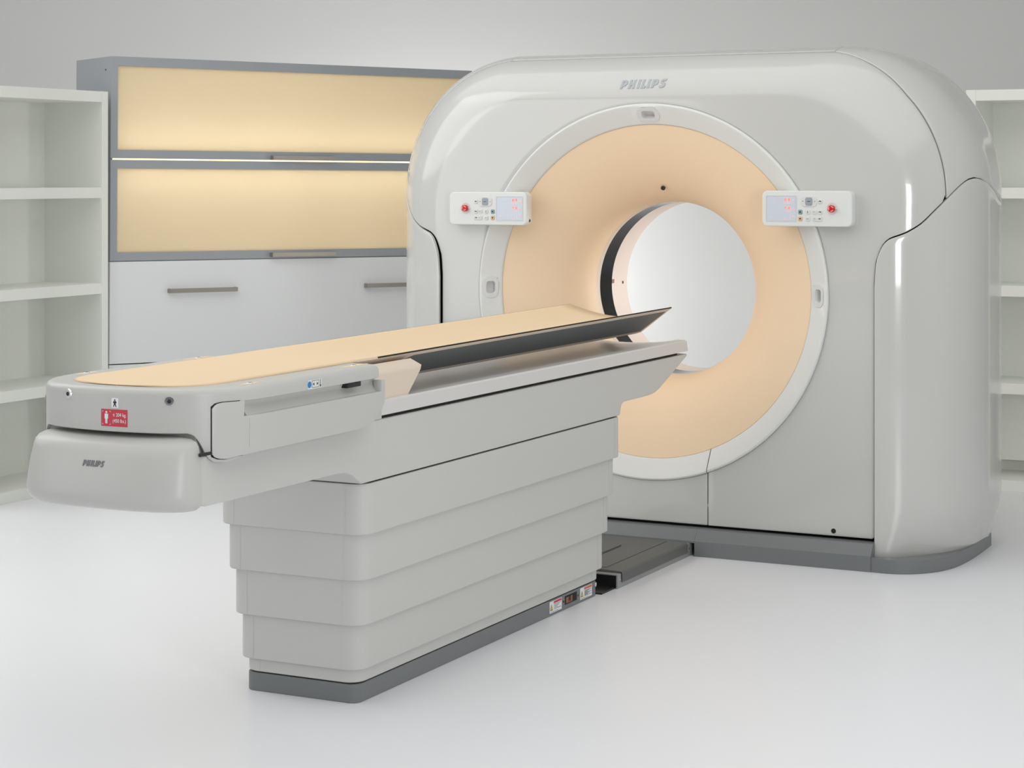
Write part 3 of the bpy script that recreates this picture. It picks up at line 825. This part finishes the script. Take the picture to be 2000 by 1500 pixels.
for sg in (1, -1):
    # dark carbon side panel lying on the slanted flank
    A_ = lambda y, t: (lerp(CW + .0004, .094, t), lerp(zedge(y) - .0045, .8735 + (zedge(y) - .9655) * .3, t))
    nrm = Vector((.092, 0, -.115 * 1)).normalized(); nx_, nz_ = .0884 / .14, -.1105 / .14
    nx_, nz_ = .62, -.78
    nx_, nz_ = .625, -.78
    def on(y, t, h): 
        x, z = A_(y, t); return (sg * (x + nx_ * h), y, z + nz_ * h)
    out = [(-2.205, .13), (-2.262, .30), (-2.238, .42), (-2.30, .985), (-.300, .985), (-.291, .13)]
    V = [on(y, t, .0004) for y, t in out] + [on(y, t, .0016) for y, t in out]; n = len(out)
    mesh('carbon_side_panel', V, [tuple(range(n)), tuple(range(2 * n - 1, n - 1, -1))] + [(i, (i + 1) % n, n + (i + 1) % n, n + i) for i in range(n)], M['carbon'], CRA, 0)
    V = []
    for y in ys[1:]:
        z = zedge(y); V += [(sg * (CW - .001), y, z + .0004), (sg * (CW + .0014), y, z - .0004), (sg * (CW + .0012), y, z - .0040), (sg * (CW - .001), y, z - .003)]
    mm = len(ys) - 1
    mesh('edge_strip', V, [(4 * i + a, 4 * i + (a + 1) % 4, 4 * i + 4 + (a + 1) % 4, 4 * i + 4 + a) for i in range(mm - 1) for a in range(4)] + [(0, 1, 2, 3), tuple(4 * (mm - 1) + q for q in (3, 2, 1, 0))], M['dark'], CRA, 0)
# peach pad: trough liner over cradle and carriage, rounded at the foot end
def padw(y):
    if y > -3.16: return CW - .0015
    t = (y + 3.16) / (-.178); return (CW - .0015) * (max(0, 1 - t ** 2.6)) ** (1 / 2.6)
ys2 = [-3.338, -3.337, -3.335, -3.331, -3.326, -3.318, -3.307, -3.293, -3.277, -3.26, -3.235, -3.2, -3.16, -3.1, -3.0, -2.9, -2.75, -2.6] + [lerp(-2.5, Y1 + .0005, i / 18) for i in range(19)]
rows = []
for y in ys2:
    w_ = max(padw(y), .0015); r = []
    sag = lerp(.001, .042, sstep(-2.60, -1.95, y))
    for i in range(33):
        q = lerp(-1, 1, i / 32); x = w_ * q
        z = ctop(x, y, sag) + .0006
        edge = min(1, (1 - abs(q)) * w_ / .010); edge = min(edge, (y + 3.3385) / .010)
        if y < -2.50: z += .003 * sqrt(max(0, 1 - (1 - min(1, max(0, edge))) ** 2)) - .0012
        r.append((x, y, z))
    rows.append(r)
grid('cradle_pad', rows, M['pad'], TAB, thick=.006, ctr=(0, -1.7, -5))
# beige bracket under the cradle
BR = [(-2.62, .834), (-2.322, .835), (-2.238, .9165), (-2.256, .931), (-2.258, .9335), (-2.62, .9335)]
loops = []
for y0, z0 in BR: pass
def bracket():
    # cross-section (x,z) at each station with the end cut slanted
    sec = [(.236, .834), (.240, .905), (.236, .9165), (.222, .929), (.213, .936), (.190, .9255), (.100, .850), (-.100, .850), (-.190, .9255), (-.213, .936), (-.222, .929), (-.236, .9165), (-.240, .905), (-.236, .834)]
    yend = {.834: -2.322, .850: -2.305, .905: -2.250, .9165: -2.238, .9255: -2.250, .929: -2.254, .936: -2.262}
    A = [(x, -2.62, z) for x, z in sec]; Bq = [(x, yend[z], z) for x, z in sec]
    return loft('cradle_bracket', [A, Bq], M['beige'], TAB)
bracket()
# base labels, socket, screw
def warn(y0, y1, zlo, zhi, band, lines):
    fx2 = lambda h: (lambda x, y, z: (.1850 + h + z, x, y))
    o = art('warning_label', [rect2(y0, zlo, y1, zhi)], M['white'], BASE, fx2(.0002), .0004)
    w = y1 - y0; h = zhi - zlo
    tri = [(y0 + w * .04, zlo + h * .22), (y0 + w * .26, zlo + h * .22), (y0 + w * .15, zlo + h * .74)]
    art('warning_triangle', [tri], M['ink'], BASE, fx2(.0007), .0003)
    c = (sum(p[0] for p in tri) / 3, sum(p[1] for p in tri) / 3)
    art('warning_triangle', [[(lerp(c[0], p[0], .72), lerp(c[1], p[1], .72)) for p in tri]], M['yellow'], BASE, fx2(.0011), .0003)
    art('warning_band', [rect2(y0 + w * .33, zlo + h * .76, y1 - w * .03, zhi - h * .05)], M[band], BASE, fx2(.0007), .0003)
    ln = [rect2(y0 + w * .36, zlo + h * (.64 - .5 * i / lines), y0 + w * (.92 - .14 * ((i * 7) % 3)), zlo + h * (.64 - .5 * i / lines) + h * .035) for i in range(lines)]
    ln.append(rect2(y0 + w * .05, zlo + h * .07, y0 + w * .7, zlo + h * .09))
    art('warning_lines', ln, M['ink'], BASE, fx2(.0007), .0003)
warn(-1.277, -1.183, .009, .0475, 'red', 4)
warn(-1.035, -.938, .009, .0485, 'orange', 7)
box('socket_recess', (.1846, -1.158, .016), (.1856, -1.062, .045), M['dark'], BASE, .0003)
box('socket_pins', (.1853, -1.150, .020), (.1868, -1.100, .040), M['copper'], BASE, .0005)
box('socket_pins', (.1853, -1.132, .024), (.1872, -1.112, .041), M['black'], BASE, .0005)
cyl('base_bolt', (.1845, -.908, .040), .008, .002, (1, 0, 0), M['chrome'], BASE, 16)
for y in (-1.168, -1.052): cyl('socket_screw', (.1846, y, .029), .0035, .0015, (1, 0, 0), M['ink'], BASE, 10)
ORG = Vector((0, 0, 0))

# ------------------------------------------------------------------ floor channel between table and gantry
CH = thing('floor_cable_cover', (0, -.42, 0), 'low dark grey cover plate on the floor between the table base and the gantry', 'cable cover')
ORG = Vector((0, -.42, 0))
sec = [(-.208, 0), (-.208, .050), (.208, .050), (.208, 0), (.202, 0), (.202, .046), (-.202, .046), (-.202, 0)]
prism('steel_channel', sec, 'Y', -.768, -.05, M['steel'], CH, .001)
sec2 = [(-.2125, .018), (-.2125, .050), (-.206, .0565), (-.150, .0585), (.150, .0585), (.206, .0565), (.2125, .050), (.2125, .018), (.2085, .018), (.2085, .0505), (-.2085, .0505), (-.2085, .018)]
prism('rubber_cover', sec2, 'Y', -.735, -.105, M['tread'], CH, .0015)
prism('floor_plate', [(-.135, .0584), (-.135, .0605), (.135, .0605), (.135, .0584)], 'Y', -.70, -.125, M['tread'], CH, .0008)
box('raised_bar', (-.10, -.62, .0604), (.02, -.30, .0655), M['tread'], CH, .001)
box('inner_duct', (-.201, -.760, .002), (.201, -.10, .0455), M['black'], CH)
box('duct_pan', (-.19, -.880, .0), (.197, -.765, .006), M['black'], CH)
for y in (-.748, -.085): cyl('rivet', (.2078, y, .030), .0035, .0015, (1, 0, 0), M['chrome'], CH, 10)
ORG = Vector((0, 0, 0))

# ------------------------------------------------------------------ cabinet
dv = Vector((.503, .8643, 0)).normalized(); nv_ = Vector((-dv.y, dv.x, 0)); th = atan2(dv.y, dv.x)
cw = 2.038; A0 = Vector((-2.975, .456, 0))
CAB = thing('display_cabinet', A0 + dv * cw / 2 + nv_ * .23, 'tall grey and white cabinet with two warmly lit frosted glass doors above a wide drawer', 'cabinet', (0, .0062, th))
ORG = Vector((cw / 2, .23, 0))
D = .46; t_ = .019; ZT = 2.017; dz = -.0063
zt_, zg, zm, zd = 2.024 + dz, 1.532 + dz, 1.043 + dz, .548 + dz
bm = bmesh.new()
for lo, hi in (((0.004, .022, .05), (t_, D, zt_ - .019)), ((cw - t_, .022, .05), (cw - .004, D, zt_ - .019)), ((.004, .022, zt_ - .019), (cw - .004, D, zt_)), ((t_, .022, zm - .02), (cw - t_, D, zm)), ((t_, .022, .05), (cw - t_, D, .07)), ((t_, D - .008, .05), (cw - t_, D, zt_ - .019))):
    add_box(bm, lo, hi)
bmobj('carcass', bm, M['alu'], CAB)
bm = bmesh.new()
i_ = .0015
for lo, hi in (((t_, .03, zm), (t_ + i_, D - .01, zt_ - .02)), ((cw - t_ - i_, .03, zm), (cw - t_, D - .01, zt_ - .02)), ((t_, .03, zt_ - .0205), (cw - t_, D - .01, zt_ - .019)), ((t_, .03, zm), (cw - t_, D - .01, zm + i_)), ((t_, D - .011, zm), (cw - t_, D - .008, zt_ - .02))):
    add_box(bm, lo, hi)
bmobj('inner_lining', bm, M['cabin'], CAB)
tube = cyl('lamp_tube', (.05, .12, zg), .009, cw - .10, (1, 0, 0), M['tube'], CAB, 12)
cyl('side_screw', (.0042, .075, zt_ - .062), .004, .002, (-1, 0, 0), M['ink'], CAB, 10)
def bar_handle(x0, x1, zc, parent, hh=.0105):
    bm = bmesh.new()
    add_box(bm, (x0, -.034, zc - hh), (x1, -.024, zc + hh)); add_box(bm, (x0, -.026, zc - hh), (x0 + .010, .001, zc + hh)); add_box(bm, (x1 - .010, -.026, zc - hh), (x1, .001, zc + hh))
    bmesh.ops.bevel(bm, geom=bm.edges[:], offset=.0015, segments=2, affect='EDGES')
    return bmobj('handle', bm, M['handle'], parent)
def glass_door(z0, z1, rt, rb, hz):
    bm = bmesh.new()
    add_box(bm, (0, 0, z1 - rt), (cw, .021, z1)); add_box(bm, (0, 0, z0), (cw, .021, z0 + rb))
    add_box(bm, (.0006, .0004, z0 + rb), (.036, .021, z1 - rt)); add_box(bm, (cw - .038, .0004, z0 + rb), (cw - .0006, .021, z1 - rt))
    fr = bmobj('glass_door', bm, M['alu'], CAB)
    box('glass_pane', (.034, .009, z0 + rb - .002), (cw - .036, .014, z1 - rt + .002), M['pane'], fr)
    bar_handle(.847, 1.206, hz, fr)
    return fr
glass_door(zg + .0035, zt_, .0445, .0405, 1.5475 + dz)
glass_door(zm + .0005, zg - .0035, .0405, .0400, 1.0615 + dz)
dr = box('drawer_front', (0, 0, zd + .002), (cw, .020, zm - .004), M['drawer'], CAB, .001)
bar_handle(.297, .658, .8945 + dz, dr); bar_handle(1.387, 1.746, .8945 + dz, dr)
dr = box('drawer_front', (0, 0, .055), (cw, .020, zd - .003), M['drawer'], CAB, .001)
bar_handle(.297, .658, .40, dr); bar_handle(1.387, 1.746, .40, dr)
for lo in ((.05, .04), (cw - .09, .04), (.05, .38), (cw - .09, .38)):
    box('foot', (lo[0], lo[1], .0), (lo[0] + .04, lo[1] + .04, .055), M['black'], CAB, .002)
ORG = Vector((0, 0, 0))
CAB.location.z = .007

# ------------------------------------------------------------------ bookshelves
SW, SD = .95, .355
def bookshelf(loc, rot, label):
    o = thing('bookshelf', loc, label, 'bookshelf', (0, 0, rot), 'open white bookshelves')
    pt = .045; x0, x1 = -SW / 2, SW / 2; y0, y1 = -SD / 2, SD / 2
    for a, b in ((x0, x0 + pt), (x1 - pt, x1)): box('side_panel', (a, y0, 0), (b, y1, 1.858), M['shelf'], o, .0012)
    box('top_board', (x0 + pt, y0 + .0006, 1.807), (x1 - pt, y1, 1.8575), M['shelf'], o, .001)
    for z in (1.353, .900, .449): box('shelf_board', (x0 + pt, y0 + .006, z), (x1 - pt, y1 - .006, z + .050), M['shelf'], o, .001)
    box('bottom_board', (x0 + pt, y0 + .0006, 0), (x1 - pt, y1, .051), M['shelf'], o, .001)
    box('back_panel', (x0 + .01, y1 - .006, .02), (x1 - .01, y1, 1.85), M['shelf'], o)
    return o
ld = Vector((.019, .9998, 0)); ln_ = Vector((-.9998, .019, 0))
lc = Vector((-2.945, .414, 0)) - ld * SW / 2 + ln_ * SD / 2
LS = bookshelf(lc, atan2(ld.y, ld.x), 'open white bookshelf with empty compartments at the left, against the grey cabinet')
def copy_tree(o, parent=None):
    c = o.copy(); COL.objects.link(c); c.parent = parent
    for ch in list(o.children): copy_tree(ch, c)
    return c
RS = copy_tree(LS); RS.location = (.747 + SW / 2, 2.055 + SD / 2, 0); RS.rotation_euler = (0, 0, 0)
RS['label'] = 'open white bookshelf partly hidden behind the right side of the scanner gantry'
lp = box('loose_panel', (-SW / 2 + .105, SD / 2 - .105, .112), (SW / 2 - .06, SD / 2 - .012, .44), M['shelf'], RS, .001)

# ------------------------------------------------------------------ camera
cam = bpy.data.cameras.new('camera'); co = bpy.data.objects.new('camera', cam); COL.objects.link(co)
cam.sensor_fit = 'HORIZONTAL'; cam.sensor_width = 36; cam.lens = 3932.0655 / 2000 * 36
cam.shift_x = 0; cam.shift_y = -(750 - 343.4681) / 2000
cam.clip_start = .05; cam.clip_end = 60
co.location = CAM; co.rotation_euler = (pi / 2, 0, YAW)
SC.camera = co

# ------------------------------------------------------------------ light
def area(name, loc, target, sx, sy, power, color=(1, 1, 1), spread=180):
    l = bpy.data.lights.new(name, 'AREA'); l.shape = 'RECTANGLE'; l.size = sx; l.size_y = sy; l.energy = power; l.color = color; l.spread = radians(spread)
    o = bpy.data.objects.new(name, l); COL.objects.link(o); o.location = loc
    d = Vector(target) - Vector(loc); o.rotation_euler = d.to_track_quat('-Z', 'Y').to_euler()
    return o
LP = dict(over=232, left=48, strip=66, wash=15, glow=24, cab=5.8, world=.1, front=60, rear=4)
area('overhead_softbox', rp(-.9, 4.0, 4.5), rp(-.9, 4.001, 0), 11.0, 10.0, LP['over'])
area('left_softbox', (-3.6, -2.2, 3.0), (-.5, 0, 1.2), 3.2, 2.6, LP['left'])
area('front_softbox', (-5.4, -8.2, 2.0), (-.9, 0, 1.3), 4.6, 3.6, LP['front']).data.shape = 'ELLIPSE'
area('strip_light', (4.66, -5.37, 1.5), (1.04, .02, 1.25), .95, 1.6, LP['strip'])
area('bore_fill_light', (1.05, 1.60, 1.15), (-.35, .52, 1.0), .35, .6, LP['rear'], (1, 1, 1), 80)  # unseen fill light, added behind the gantry only to brighten the bore liner
area('backdrop_lamp', rp(-.42, 12.25, .72), rp(-.42, 13.2, .80), 1.0, .6, LP['glow'])
area('wall_washer', rp(.3, 11.6, .25), rp(.5, 13.2, 1.3), 6.0, .4, LP['wash'])
cabm = Matrix.Translation(CAB.location) @ Matrix.Rotation(th, 4, 'Z')
for nm, dz_ in (('cabinet_lamp_up', 1), ('cabinet_lamp_down', -1)):
    p = cabm @ Vector((0, .13 - .23, zg + .007 + dz_ * .02)); q = cabm @ Vector((0, .13 - .23 + .0005, zg + dz_ * 2))
    a = area(nm, p, q, cw - .14, .05, LP['cab'], (.95, .87, .68)); a.rotation_euler = (0 if dz_ < 0 else pi, 0, th)
w = bpy.data.worlds.new('studio'); w.use_nodes = True; SC.world = w
w.node_tree.nodes['Background'].inputs[0].default_value = (.92, .95, 1, 1); w.node_tree.nodes['Background'].inputs[1].default_value = LP['world']

SC.view_settings.view_transform = 'Standard'; SC.view_settings.look = 'None'
SC.view_settings.exposure = 0.0; SC.view_settings.gamma = 1.0; SC.view_settings.use_curve_mapping = False
